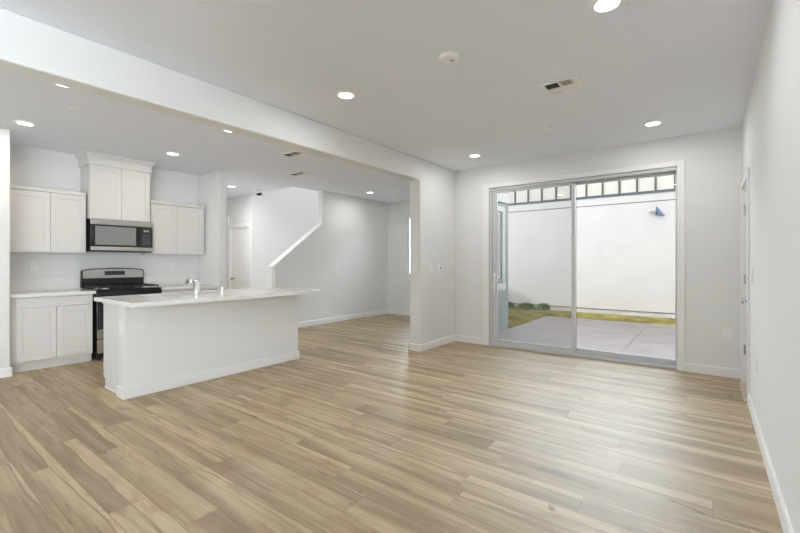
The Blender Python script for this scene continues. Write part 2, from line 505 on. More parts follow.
# baseboards
BH, BT = 0.105, 0.014
def base_x(name, x0, x1, y, side):     # runs along X on a wall at y; side -1 = sticks out to -Y
    struct(name, MB().prism([(y, 0.001), (y + side*BT, 0.001), (y + side*BT, BH - 0.012), (y + side*BT*0.55, BH), (y, BH)], 'x', x0, x1), 'trim')
def base_y(name, y0, y1, x, side):
    struct(name, MB().prism([(x, 0.001), (x + side*BT, 0.001), (x + side*BT, BH - 0.012), (x + side*BT*0.55, BH), (x, BH)], 'y', y0, y1), 'trim')
base_y('baseboard_right', YBK, RD0 - 0.075, XR, -1)
base_x('baseboard_far_right', -0.213, XR, YF, -1)
base_x('baseboard_far_left', XB + BT, -2.76, YF, -1)
base_y('baseboard_divider', 4.755 - BT, YF - BT, XB, 1)
base_x('baseboard_divider_end', XB2 - BT, XB, 4.755, -1)
base_y('baseboard_divider_back', 4.755 - BT, YN, XB2, -1)
base_y('baseboard_stairs', 4.555, YN, XS, 1)
base_x('baseboard_nook', XS + BT, XB2 - BT, YN, -1)
base_x('baseboard_kitchen_end', XK, -6.185 + BT, 3.405 + 0.125, 1)
base_y('baseboard_kitchen_end_face', 3.38, 3.53, -6.185, 1)
base_y('baseboard_pantry', 0.885 - BT, 0.975 + BT, -6.165, 1)
base_x('baseboard_hall', -8.77, -9.5, YH, -1)

# outside masses of the house (upper storey and roofs)
struct('wall_upper_storey', MB().box(-6.2, 0.445, -5.15, 5.905, H + 0.13, 4.74).box(-9.6, -6.2, -5.15, 4.9, H + 0.13, 4.74), 'siding')
struct('roof', MB().box(-10, 1.0, -5.7, 4.9, 4.75, 4.92).box(-6.2, 1.0, 4.9, 6.35, 4.75, 4.92), 'roof')
struct('roof_nook', MB().box(-6.2, -2.98, 5.92, 8.3, 3.001, 3.12), 'roof')

# ------------------------------------------------------------------ sliding glass door
d1 = thing('door_1', 'wide white framed sliding glass door opening to the patio', 'door', (-1.475, YF + 0.08, 0), kind='structure')
cz = 0.016
MB().box(-2.755, DX0, YF - cz, YF, 0.001, 2.458).box(DX1, -0.213, YF - cz, YF, 0.001, 2.458).box(DX0, DX1, YF - cz, YF, DZ1, 2.458).build('casing', 'trim', d1, 0.003)
f = MB()
f.box(DX0 + 0.001, DX0 + 0.04, YF + 0.01, YF + 0.145, 0.002, DZ1 - 0.001).box(DX1 - 0.008, DX1 - 0.001, YF + 0.01, YF + 0.145, 0.002, DZ1 - 0.001)
f.box(DX0 + 0.04, DX1 - 0.008, YF + 0.01, YF + 0.145, 2.352, DZ1 - 0.001).box(DX0 + 0.04, DX1 - 0.008, YF + 0.004, YF + 0.145, 0.002, 0.036)
f.build('door_frame', 'vinyl', d1, 0.003)
def slider_panel(name, x0, x1, y0, y1, ls, rs):
    p = MB()
    z0, z1 = 0.038, 2.350
    p.box(x0, x0 + ls, y0, y1, z0, z1).box(x1 - rs, x1, y0, y1, z0, z1)
    p.box(x0 + ls, x1 - rs, y0, y1, z0, 0.102).box(x0 + ls, x1 - rs, y0, y1, 2.318, z1)
    o = p.build(name, 'vinyl', d1, 0.003)
    ym = (y0 + y1) / 2
    MB().box(x0 + ls - 0.004, x1 - rs + 0.004, ym - 0.003, ym + 0.003, 0.10, 2.32).build('glass', 'glass', o)
    return o
sp = slider_panel('sliding_panel', DX0 + 0.042, -1.428, YF + 0.025, YF + 0.065, 0.075, 0.045)
slider_panel('fixed_panel', -1.484, DX1 - 0.009, YF + 0.085, YF + 0.125, 0.045, 0.010)
MB().box(DX0 + 0.06, -1.43, YF + 0.133, YF + 0.135, 0.05, 2.345).build('insect_screen', screen_mat, d1)
h = MB().tube([(-2.585, YF + 0.02, 1.07), (-2.585, YF - 0.022, 1.055), (-2.585, YF - 0.03, 0.95), (-2.585, YF - 0.022, 0.85), (-2.585, YF + 0.02, 0.835)], 0.010)
h.box(-2.603, -2.567, YF + 0.015, YF + 0.024, 0.81, 1.10)
h.build('handle', 'plastic', sp, smooth=True)

# door in the right wall
d2 = thing('door_2', 'white panelled door in the right wall near the corner', 'door', (XR + 0.03, 5.2, 0), kind='structure')
def panel_leaf_x(parent, x, y0, y1, z0, z1, panels, th=0.035):
    """door leaf facing -X at x"""
    m = MB().box(x + 0.008, x + th, y0, y1, z0, z1)
    pz = z0
    for (pa, pb) in panels:
        m.box(x, x + 0.008, y0, y1, pz, pa); pz = pb
        m.box(x, x + 0.008, y0, y0 + 0.11, pa, pb); m.box(x, x + 0.008, y1 - 0.11, y1, pa, pb)
        m.box(x + 0.002, x + 0.008, y0 + 0.14, y1 - 0.14, pa + 0.03, pb - 0.03)
    m.box(x, x + 0.008, y0, y1, pz, z1)
    return m.build('leaf', 'trim', parent, 0.002)
lf = panel_leaf_x(d2, XR + 0.022, RD0 + 0.028, RD1 - 0.028, 0.018, RDZ - 0.025, [(0.26, 0.82), (0.98, 1.86)])
j = MB().box(XR + 0.001, XR + 0.14, RD0, RD0 + 0.025, 0.001, RDZ - 0.001).box(XR + 0.001, XR + 0.14, RD1 - 0.025, RD1, 0.001, RDZ - 0.001).box(XR + 0.001, XR + 0.14, RD0 + 0.025, RD1 - 0.025, RDZ - 0.023, RDZ - 0.001)
j.box(XR + 0.060, XR + 0.07, RD0 + 0.025, RD1 - 0.025, 0.0, RDZ - 0.022)
j.build('jamb', 'trim', d2)
MB().box(XR - 0.017, XR, RD0 - 0.07, RD0, 0.001, RDZ + 0.065).box(XR - 0.017, XR, RD1, RD1 + 0.07, 0.001, RDZ + 0.065).box(XR - 0.017, XR, RD0, RD1, RDZ, RDZ + 0.065).build('casing', 'trim', d2, 0.003)
for hz in (1.82, 1.09, 0.35):
    q = MB().box(XR + 0.014, XR + 0.024, RD1 - 0.062, RD1 - 0.018, hz - 0.05, hz + 0.05)
    q.cyl((XR + 0.012, RD1 - 0.027, hz - 0.05), (XR + 0.012, RD1 - 0.027, hz + 0.05), 0.008)
    q.build('hinge', 'nickel', d2)
k = MB().lathe([(0, 0), (0.032, 0), (0.032, 0.006), (0.011, 0.012), (0.011, 0.035), (0.026, 0.045), (0.030, 0.058), (0.024, 0.070), (0, 0.074)], (XR + 0.022, RD0 + 0.09, 0.91), (-1, 0, 0))
k.build('knob', 'chrome', lf, smooth=True)
k = MB().lathe([(0, 0), (0.030, 0), (0.028, 0.012), (0, 0.014)], (XR + 0.022, RD0 + 0.09, 1.05), (-1, 0, 0)).box(XR - 0.012, XR + 0.010, RD0 + 0.085, RD0 + 0.095, 1.028, 1.072)
k.build('deadbolt', 'chrome', lf, smooth=True)
MB().prism([(XR - 0.034, 0.001), (XR + 0.06, 0.001), (XR + 0.06, 0.011), (XR - 0.022, 0.011)], 'y', RD0 + 0.03, RD1 - 0.03).build('threshold', 'thresh', d2)

# hall door
d3 = thing('door_3', 'white panelled hall door left of the stairs', 'door', (-8.325, YH, 0), kind='structure')
m = MB().box(-8.672, -7.978, YH + 0.03, YH + 0.06, 0.012, 2.022)
pz = 0.012
for pa, pb in ((0.25, 0.78), (0.94, 1.86)):
    m.box(-8.672, -7.978, YH + 0.020, YH + 0.03, pz, pa); pz = pb
    m.box(-8.672, -8.56, YH + 0.020, YH + 0.03, pa, pb).box(-8.09, -7.978, YH + 0.020, YH + 0.03, pa, pb)
    m.box(-8.53, -8.12, YH + 0.023, YH + 0.03, pa + 0.03, pb - 0.03)
m.box(-8.672, -7.978, YH + 0.020, YH + 0.03, pz, 2.022)
lf3 = m.build('leaf', 'trim', d3, 0.002)
MB().box(-8.70, -8.675, YH, YH + 0.11, 0.001, 2.049).box(-7.975, -7.95, YH, YH + 0.11, 0.001, 2.049).box(-8.675, -7.975, YH, YH + 0.11, 2.025, 2.049).box(-8.675, -7.975, YH + 0.062, YH + 0.07, 0.0, 2.025).build('jamb', 'trim', d3)
MB().box(-8.77, -8.70, YH - 0.017, YH, 0.001, 2.12).box(-7.95, -7.88, YH - 0.017, YH, 0.001, 2.12).box(-8.70, -7.95, YH - 0.017, YH, 2.05, 2.12).build('casing', 'trim', d3, 0.003)
MB().lathe([(0, 0), (0.032, 0), (0.032, 0.006), (0.011, 0.012), (0.011, 0.035), (0.027, 0.045), (0.030, 0.058), (0.024, 0.070), (0, 0.074)], (-8.605, YH + 0.02, 0.90), (0, -1, 0)).build('knob', 'nickel', lf3, smooth=True)

# nook windows
def win_frame(w, axis, a0, a1, z0, z1, c0, c1, fw=0.05, rail=True):
    m = MB(); zm = (z0 + z1) / 2
    def bx(p0, p1, q0, q1):
        if axis == 'x': m.box(p0, p1, c0, c1, q0, q1)
        else: m.box(c0, c1, p0, p1, q0, q1)
    bx(a0, a0 + fw, z0, z1); bx(a1 - fw, a1, z0, z1); bx(a0 + fw, a1 - fw, z0, z0 + fw); bx(a0 + fw, a1 - fw, z1 - fw, z1)
    if rail: bx(a0 + fw, a1 - fw, zm - fw / 2, zm + fw / 2)
    fr = m.build('window_frame', 'plastic', w, 0.002)
    cm = (c0 + c1) / 2
    g = MB()
    if axis == 'x': g.box(a0 + 0.01, a1 - 0.01, cm - 0.003, cm + 0.003, z0 + 0.01, z1 - 0.01)
    else: g.box(cm - 0.003, cm + 0.003, a0 + 0.01, a1 - 0.01, z0 + 0.01, z1 - 0.01)
    g.build('glass', 'glass', fr)
w1 = thing('window_1', 'white framed window on the nook end wall, cut by the divider', 'window', (-5.0, YN, 0.99), kind='structure')
win_frame(w1, 'x', -5.759, -4.301, 0.991, 2.349, YN + 0.08, YN + 0.12, 0.022)
w2 = thing('window_2', 'white framed outside window seen through left edge of sliding door', 'window', (-3.30, 7.0, 0.95), kind='structure')
win_frame(w2, 'y', 6.351, 7.659, 0.951, 2.269, -3.35, -3.30, 0.06)
xo = -3.27
MB().box(xo, xo + 0.03, 6.25, 6.35, 0.85, 2.37).box(xo, xo + 0.03, 7.66, 7.76, 0.85, 2.37).box(xo, xo + 0.03, 6.35, 7.66, 2.27, 2.37).box(xo, xo + 0.035, 6.2, 7.80, 0.72, 0.85).build('outside_trim', 'panel', w2, 0.004)
struct('trim_2', MB().box(xo, xo + 0.03, YF + 0.16, 7.99, 2.46, 2.66), 'panel', 'pale band along top of the grey green outside wall', 'trim')

# ------------------------------------------------------------------ kitchen
def shaker_door(parent, x, y0, y1, z0, z1, name='door', th=0.02, fw=0.06):
    """door whose face looks to +X at x"""
    m = MB()
    m.box(x - th, x - 0.008, y0, y1, z0, z1)
    m.box(x - 0.008, x, y0, y0 + fw, z0, z1).box(x - 0.008, x, y1 - fw, y1, z0, z1)
    m.box(x - 0.008, x, y0 + fw, y1 - fw, z0, z0 + fw).box(x - 0.008, x, y0 + fw, y1 - fw, z1 - fw, z1)
    return m.build(name, 'cab', parent, 0.0015)

XC = -6.255   # base cabinet door face
c1 = thing('base_cabinet', 'white two door base cabinet with one drawer left of the range', 'cabinet', (-6.57, 1.37, 0))
MB().box(XK + 0.002, XC - 0.021, 0.978, 1.762, 0.105, 0.862).build('body', 'cab', c1, 0.001)
MB().box(XK + 0.002, XC - 0.065, 0.978, 1.762, 0.001, 0.104).build('toe_kick', 'cab', c1)
shaker_door(c1, XC, 1.04, 1.396, 0.125, 0.735)
shaker_door(c1, XC, 1.400, 1.755, 0.125, 0.735)
MB().box(XC - 0.02, XC, 1.04, 1.755, 0.742, 0.855).build('drawer', 'cab', c1, 0.002)

c2 = thing('base_cabinet', 'white base cabinet right of the range, mostly behind the island', 'cabinet', (-6.57, 2.97, 0))
MB().box(XK + 0.002, XC - 0.021, 2.566, 3.402, 0.105, 0.862).build('body', 'cab', c2, 0.001)
MB().box(XK + 0.002, XC - 0.065, 2.566, 3.402, 0.001, 0.104).build('toe_kick', 'cab', c2)
shaker_door(c2, XC, 2.572, 2.960, 0.125, 0.735)
shaker_door(c2, XC, 2.964, 3.36, 0.125, 0.735)
MB().box(XC - 0.02, XC, 2.572, 3.36, 0.742, 0.855).build('drawer', 'cab', c2, 0.002)

def worktop(y0, y1, label):
    t = thing('worktop', label, 'worktop', (-6.57, (y0 + y1) / 2, 0.864))
    MB().box(XK + 0.002, XC + 0.022, y0, y1, 0.864, 0.902).build('slab', 'stone', t, 0.003)
    MB().box(XK + 0.002, XK + 0.018, y0, y1, 0.903, 1.062).build('backsplash', 'stone', t, 0.002)
worktop(0.978, 1.788, 'white worktop with low backsplash left of the range')
worktop(2.564, 3.402, 'white worktop with low backsplash right of the range')

def upper(y0, y1, ym, l0, l1, label):
    t = thing('wall_cabinet', label, 'cabinet', (-6.73, (y0 + y1) / 2, 1.385))
    X = -6.57
    MB().box(XK + 0.002, X - 0.021, y0, y1, 1.386, 2.18).build('body', 'cab', t, 0.001)
    shaker_door(t, X, l0, ym - 0.002, 1.40, 2.135)
    shaker_door(t, X, ym + 0.002, l1, 1.40, 2.135)
    MB().box(XK + 0.002, X + 0.008, y0, y1, 2.145, 2.188).build('top_trim', 'cab', t, 0.003)
upper(0.978, 1.778, 1.406, 1.03, 1.77, 'white two door wall cabinet left of the microwave')
upper(2.552, 3.372, 2.93, 2.56, 3.335, 'white two door wall cabinet right of the microwave')

c3 = thing('wall_cabinet', 'taller white wall cabinet with crown moulding above the microwave', 'cabinet', (-6.7, 2.16, 1.85))
XM = -6.50
MB().box(XK + 0.002, XM - 0.021, 1.797, 2.522, 1.85, 2.70).build('body', 'cab', c3, 0.001)
shaker_door(c3, XM, 1.802, 2.157, 1.857, 2.565)
shaker_door(c3, XM, 2.161, 2.517, 1.857, 2.565)
cr = MB()
rows = [(0.001, 2.572), (0.024, 2.572), (0.026, 2.655), (0.032, 2.672), (0.046, 2.692), (0.056, 2.706), (0.060, 2.716), (0.060, 2.736)]
R = []
for off, z in rows:
    R.append([cr.b.verts.new(p) for p in ((XK + 0.002, 1.797 - off, z), (XM - 0.021 + off, 1.797 - off, z), (XM - 0.021 + off, 2.522 + off, z), (XK + 0.002, 2.522 + off, z))])
for A, B in zip(R, R[1:]):
    for i in range(3): cr.b.faces.new((A[i], A[i+1], B[i+1], B[i]))
cr.b.faces.new(R[-1]); cr.b.faces.new([v for v in R[0]][::-1])
cr.build('crown', 'cab', c3)

# microwave
mw = thing('microwave', 'steel and black over-range microwave under the tall cabinet', 'microwave', (-6.7, 2.16, 1.41))
XF = -6.505
MB().box(XK + 0.002, XF, 1.800, 2.549, 1.412, 1.848).build('housing', 'black', mw, 0.004)
MB().box(XF, XF + 0.022, 1.800, 2.549, 1.775, 1.848).build('vent_strip', 'steel', mw, 0.004)
dr = MB().box(XF, XF + 0.022, 1.804, 2.380, 1.482, 1.772).build('door', 'black', mw, 0.003)
MB().box(XF + 0.0205, XF + 0.0245, 1.849, 2.330, 1.505, 1.755).build('window', 'mglass', dr)
MB().box(XF, XF + 0.030, 1.800, 2.549, 1.425, 1.480).build('handle_rail', 'steel', mw, 0.006)
cp = MB().box(XF, XF + 0.022, 2.384, 2.549, 1.482, 1.772).build('control_panel', 'bglass', mw, 0.002)
MB().box(XF + 0.0215, XF + 0.0235, 2.430, 2.500, 1.705, 1.730).build('display', 'grey', cp)
kp = MB()
for r in range(5):
    for q in range(3):
        kp.box(XF + 0.0215, XF + 0.0232, 2.423 + q*0.032, 2.445 + q*0.032, 1.525 + r*0.030, 1.541 + r*0.030)
kp.build('keypad', 'keys', cp)

# range
rg = thing('range', 'freestanding black and steel gas range with raised back panel', 'range', (-6.55, 2.155, 0))
RY0, RY1, RX = 1.792, 2.560, -6.235
MB().box(XK + 0.012, RX, RY0, RY1, 0.03, 0.895).build('body', 'black', rg, 0.004)
ct = MB().box(XK + 0.07, RX + 0.018, RY0 - 0.002, RY1 + 0.002, 0.896, 0.914).build('cooktop', 'black', rg, 0.005)
bg = MB().prism([(RY0, 0.915), (RY1, 0.915), (RY1, 1.145), (RY1 - 0.012, 1.160), (RY1 - 0.12, 1.178), (2.176, 1.188), (RY0 + 0.12, 1.178), (RY0 + 0.012, 1.160), (RY0, 1.145)], 'x', XK + 0.012, XK + 0.075).build('back_panel', 'black', rg, 0.004)
MB().prism([(RY0 + 0.014, 1.045), (RY1 - 0.014, 1.045), (RY1 - 0.014, 1.148), (RY1 - 0.12, 1.166), (2.176, 1.174), (RY0 + 0.12, 1.166), (RY0 + 0.014, 1.148)], 'x', XK + 0.0745, XK + 0.080).build('fascia', 'steel', bg)
cl = MB().box(XK + 0.0795, XK + 0.084, 2.055, 2.305, 1.085, 1.145).build('clock_panel', 'bglass', bg)
for gi in range(3):
    ya = RY0 + 0.02 + gi*0.243
    yb = ya + 0.236
    g = MB()
    xa, xb = XK + 0.10, RX - 0.01
    for yy in (ya, yb - 0.014): g.box(xa, xb, yy, yy + 0.014, 0.934, 0.952)
    for xx in (xa, (xa + xb)/2 - 0.007, xb - 0.014): g.box(xx, xx + 0.014, ya + 0.014, yb - 0.014, 0.934, 0.952)
    g.box(xa + 0.014, xb - 0.014, (ya + yb)/2 - 0.006, (ya + yb)/2 + 0.006, 0.937, 0.952)
    for xx in (xa, xb - 0.014):
        for yy in (ya, yb - 0.014): g.box(xx, xx + 0.014, yy, yy + 0.014, 0.915, 0.934)
    g.build('grate', 'iron', rg, 0.002)
    for xx in (xa + 0.13, xb - 0.14):
        MB().lathe([(0, 0), (0.05, 0), (0.05, 0.008), (0.038, 0.010), (0.036, 0.017), (0, 0.018)], (xx, (ya + yb)/2, 0.9145)).build('burner', 'steel' if gi != 1 else 'iron', rg, smooth=True)
ctrl = MB().box(RX, RX + 0.030, RY0, RY1, 0.795, 0.893).build('control_panel', 'black', rg, 0.005)
for q in range(5):
    MB().lathe([(0, 0), (0.024, 0), (0.022, 0.026), (0, 0.028)], (RX + 0.030, RY0 + 0.10 + q*0.1417, 0.845), (1, 0, 0)).build('knob', 'black', ctrl, smooth=True)
od = MB().box(RX, RX + 0.032, RY0 + 0.003, RY1 - 0.003, 0.285, 0.79).build('oven_door', 'steel', rg, 0.004)
MB().box(RX + 0.031, RX + 0.035, RY0 + 0.003, RY1 - 0.003, 0.405, 0.788).build('oven_window', 'bglass', od)
MB().tube([(RX + 0.035, RY0 + 0.06, 0.745), (RX + 0.075, RY0 + 0.06, 0.745), (RX + 0.075, RY1 - 0.06, 0.745), (RX + 0.035, RY1 - 0.06, 0.745)], 0.011).build('oven_handle', 'steel', od, smooth=True)
MB().box(RX, RX + 0.030, RY0 + 0.003, RY1 - 0.003, 0.10, 0.272).build('drawer', 'steel', rg, 0.004)
for xx in (XK + 0.06, RX - 0.08):
    for yy in (RY0 + 0.05, RY1 - 0.05): MB().cyl((xx, yy, 0.001), (xx, yy, 0.03), 0.018).build('foot', 'black', rg)

# island
IX0, IX1, IY0, IY1 = -4.90, -4.29, 1.448, 3.44
isl = thing('kitchen_island', 'long white kitchen island base with baseboard', 'island', (-4.6, 2.44, 0))
MB().box(-4.43, IX1, IY0, IY1, 0.001, 0.872).build('back_panel', 'wall', isl, 0.002)
SX0, SX1, SY0, SY1 = -4.90, -4.56, 1.78, 2.46    # sink opening
cb = MB().box(IX0, -4.431, IY0 + 0.02, SY0 - 0.02, 0.10, 0.872).box(IX0, -4.431, SY1 + 0.02, IY1 - 0.004, 0.10, 0.872)
cb.box(IX0, -4.431, SY0 - 0.02, SY1 + 0.02, 0.10, 0.64)
cb.build('cabinet_body', 'cab', isl, 0.001)
MB().box(IX0 + 0.045, -4.431, IY0 + 0.022, IY1 - 0.006, 0.001, 0.099).build('toe_kick', 'cab', isl)
for k in range(4):
    ya = IY0 + 0.03 + k*0.487
    m = MB(); x = IX0
    m.box(x - 0.018, x - 0.001, ya, ya + 0.48, 0.125, 0.86)
    m.build('door', 'cab', isl, 0.002)
bb = MB().box(IX1, IX1 + BT, IY0 - BT, IY1 + BT, 0.001, BH).box(-4.445, IX1, IY0 - BT, IY0, 0.001, BH).box(-4.43, IX1, IY1, IY1 + BT, 0.001, BH)
bb.box(-4.85, -4.446, IY0 + 0.012, IY0 + 0.020, 0.001, 0.02)
bb.build('baseboard', 'trim', isl, 0.003)
TX0, TX1, TY0, TY1 = -4.965, -3.965, 1.405, 3.555
it = thing('island_worktop', 'white quartz island worktop overhanging the living room side', 'worktop', (-4.46, 2.45, 0.874))
w = MB().box(TX0, SX0 + 0.0, TY0, TY1, 0.874, 0.914).box(SX1, TX1, TY0, TY1, 0.874, 0.914).box(SX0, SX1, TY0, SY0, 0.874, 0.914).box(SX0, SX1, SY1, TY1, 0.874, 0.914)
bmesh.ops.remove_doubles(w.b, verts=w.b.verts, dist=0.0001)
w.build('slab', 'stone', it)
sk = thing('sink', 'steel undermount sink set in the island worktop', 'sink', (-4.73, 2.12, 0.66))
k = MB().box(SX0 + 0.002, SX1 - 0.002, SY0 + 0.002, SY1 - 0.002, 0.66, 0.668)
k.box(SX0 + 0.002, SX0 + 0.006, SY0 + 0.002, SY1 - 0.002, 0.668, 0.873).box(SX1 - 0.006, SX1 - 0.002, SY0 + 0.002, SY1 - 0.002, 0.668, 0.873)
k.box(SX0 + 0.006, SX1 - 0.006, SY0 + 0.002, SY0 + 0.006, 0.668, 0.873).box(SX0 + 0.006, SX1 - 0.006, SY1 - 0.006, SY1 - 0.002, 0.668, 0.873)
k.build('basin', 'steel', sk)
MB().lathe([(0, 0), (0.045, 0), (0.045, 0.004), (0.03, 0.004), (0.028, 0.001), (0, 0.001)], (-4.73, 2.12, 0.6685)).build('drain', 'chrome', sk)

FX, FY = -4.50, 2.217
fc = thing('faucet', 'chrome kitchen faucet with raised lever on the island worktop', 'faucet', (FX, FY, 0.915))
MB().lathe([(0, 0), (0.040, 0), (0.040, 0.006), (0.033, 0.012), (0.033, 0.135), (0.036, 0.140), (0.036, 0.158), (0.030, 0.170), (0, 0.173)], (FX, FY, 0.915)).build('column', 'chrome', fc, smooth=True)
MB().tube([(FX - 0.015, FY, 0.975), (FX - 0.06, FY, 1.01), (FX - 0.12, FY, 1.055), (FX - 0.18, FY, 1.075), (FX - 0.225, FY, 1.065), (FX - 0.245, FY, 1.03)], [0.018, 0.017, 0.016, 0.018, 0.020, 0.017]).build('spout', 'chrome', fc, smooth=True)
MB().tube([(FX, FY, 1.082), (FX - 0.03, FY - 0.005, 1.115), (FX - 0.075, FY - 0.012, 1.155)], [0.011, 0.008, 0.006]).build('lever', 'chrome', fc, smooth=True)
ag = tag(MB().lathe([(0, 0), (0.030, 0), (0.030, 0.004), (0.024, 0.006), (0.024, 0.062), (0.016, 0.072), (0, 0.074)], (-4.52, 2.525, 0.915)).build('air_gap', 'chrome', None, smooth=True),
         'small chrome air gap cap right of the faucet', 'air gap')

# ------------------------------------------------------------------ wall plates (local: faces +X)
def plate(kind, loc, rz, label, group=None, w=0.072, hh=0.115):
    names = {'outlet': ('wall_outlet', 'outlet'), 'switch': ('light_switch', 'switch')}
    t = thing(names[kind][0], label, names[kind][1], loc, rz, group)
    MB().box(0.0005, 0.006, -w/2, w/2, -hh/2, hh/2).build('cover_plate', 'plastic', t, 0.002, local=True)
    if kind == 'outlet':
        for s_ in (-1, 1):
            r_ = MB().box(0.006, 0.009, -0.017, 0.017, s_*0.024 - 0.015, s_*0.024 + 0.015).build('receptacle', 'plastic', t, 0.003, local=True)
            MB().box(0.0085, 0.0092, -0.009, -0.006, s_*0.024 - 0.004, s_*0.024 + 0.007).box(0.0085, 0.0092, 0.006, 0.009, s_*0.024 - 0.004, s_*0.024 + 0.007).build('slot', 'grey', r_, local=True)
    else:
        n = max(1, round(w / 0.072))
        for q in range(n):
            yy = (q - (n - 1)/2) * 0.046
            MB().prism([(0.006, -0.033), (0.011, -0.033), (0.007, 0.033), (0.006, 0.033)], 'y', yy - 0.016, yy + 0.016).build('rocker', 'plastic', t, local=True)
    return t
plate('outlet', (XK, 1.312, 1.215), 0, 'white outlet on the kitchen wall left of the range')
plate('outlet', (XK, 2.985, 1.205), 0, 'white outlet on the kitchen wall right of the range')
plate('switch', (XB, 5.02, 1.184), 0, 'white double light switch on the divider wall beside the round thermostat', w=0.118)
plate('outlet', (XB, 5.44, 0.482), 0, 'white outlet low on the divider wall near the corner')
plate('switch', (XS, 6.11, 1.169), 0, 'white light switch on the stair wall right of the sloping cap')
plate('outlet', (XS, 6.112, 0.526), 0, 'white outlet low on the stair wall below the switch')
plate('switch', (XR, 4.464, 1.15), PI, 'white light switch on the right wall beside the panelled door')
plate('outlet', (XR, 4.075, 0.487), PI, 'white outlet low on the right wall past the panelled door')
plate('outlet', (0.17, YF, 0.47), -PI/2, 'white outlet low on the wall right of the sliding door')
plate('outlet', (-4.365, IY0, 0.66), -PI/2, 'white outlet on the near end of the kitchen island')
th = thing('thermostat', 'small round white thermostat on the divider wall', 'thermostat', (XB, 5.263, 1.182))
MB().lathe([(0, 0.0005), (0.052, 0.0005), (0.052, 0.006), (0.042, 0.008), (0.040, 0.022), (0.034, 0.026), (0, 0.026)], (0, 0, 0), (1, 0, 0)).build('housing', 'plastic', th, smooth=True, local=True)
MB().lathe([(0, 0.026), (0.022, 0.026), (0.021, 0.0275), (0, 0.0275)], (0, 0, 0), (1, 0, 0)).build('dial_face', 'grey', th, local=True)
cb_ = thing('door_chime', 'white door chime box high on the hall wall above the hall door', 'chime', (-8.80, YH, 2.215), -PI/2)
MB().box(0.0005, 0.05, -0.075, 0.075, -0.10, 0.10).build('housing', 'plastic', cb_, 0.006, local=True)
g = MB()
for q in range(5): g.box(0.049, 0.0505, -0.045, 0.045, -0.05 + q*0.022, -0.044 + q*0.022)
g.build('grille', 'grey', cb_, local=True)

# ------------------------------------------------------------------ ceiling fittings
dl = thing('downlight', 'x', 'ceiling light', (-2.525, 2.546, H), 0, 'recessed ceiling downlights')
MB().lathe([(0.0, -0.0005), (0.095, -0.0005), (0.095, -0.005), (0.085, -0.013), (0.066, -0.016), (0.064, -0.008), (0.0, -0.008)], (0, 0, 0), (0, 0, 1), 32).build('trim_ring', 'fitting', dl, smooth=True, local=True)
MB().lathe([(0.0, -0.0095), (0.063, -0.0095), (0.063, -0.0115), (0.0, -0.013)], (0, 0, 0), (0, 0, 1), 32).build('lens', 'lens', dl, smooth=True, local=True)
ld = bpy.data.lights.new('downlight_lamp', 'AREA')
ld.shape = 'DISK'; ld.size = 0.115; ld.energy = LAMP_W; ld.color = (1.0, 0.99, 0.97)
lo = bpy.data.objects.new('lamp', ld)
COL.objects.link(lo); lo.parent = dl; lo.location = (0, 0, -0.0165)
dl['label'] = 'lit downlight in the living room ceiling nearest the middle of the beam'
for (px, py, lab) in (
    (-0.456, 2.54, 'lit downlight cut off by the top edge of the photo'),
    (-0.462, 5.02, 'lit downlight in front of the sliding door, by the right wall'),
    (-2.547, 5.05, 'lit downlight in the living room corner left of the sliding door'),
    (-5.729, 1.023, 'lit kitchen downlight above the left wall cabinet'),
    (-5.741, 2.509, 'lit kitchen downlight right of the crown moulding cabinet'),
    (-4.20, 0.985, 'lit downlight half hidden behind the beam at the left of the kitchen'),
    (-4.21, 2.443, 'lit downlight half hidden behind the beam above the island'),
    (-7.32, 4.273, 'lit downlight in the hall ceiling in front of the hall door'),
    (-5.634, 6.388, 'lit downlight over the dining nook beside the stair wall')):
    copy_thing(dl, (px, py, H), None, lab)

def smoke(loc, r, hgt, label, m='fitting'):
    t = thing('smoke_detector', label, 'smoke detector', loc)
    MB().lathe([(0, -0.0005), (r, -0.0005), (r, -hgt*0.3), (r*0.92, -hgt*0.75), (r*0.7, -hgt), (0, -hgt)], (0, 0, 0), (0, 0, 1), 32).build('housing', m, t, smooth=True, local=True)
    MB().lathe([(0, -hgt), (r*0.18, -hgt), (r*0.16, -hgt - 0.003), (0, -hgt - 0.003)], (r*0.35, 0, 0)).build('test_button', 'grey', t, local=True)
smoke((-1.477, 2.528, H), 0.072, 0.036, 'round white smoke detector on the living room ceiling')
smoke((-7.276, 4.777, H), 0.07, 0.036, 'round white smoke detector on the hall ceiling by the stairwell')
def sprink(loc, label, rr=0.045):
    t = thing('fire_sprinkler', label, 'sprinkler', loc, 0, 'concealed ceiling sprinklers')
    MB().lathe([(0, -0.0005), (rr*0.8, -0.0005), (rr*0.8, -0.007), (0, -0.007)], (0, 0, 0)).build('escutcheon', 'grey', t, local=True)
    MB().lathe([(0, -0.007), (rr, -0.007), (rr, -0.010), (0, -0.012)], (0, 0, 0)).build('cover_plate', 'fitting', t, smooth=True, local=True)
sprink((-1.367, 4.531, H), 'small white sprinkler cap on the living room ceiling before the sliding door')
sprink((-4.791, 1.184, H), 'small white sprinkler cap on the kitchen ceiling')
sprink((-4.903, 6.237, H), 'small white sprinkler cap on the nook ceiling')

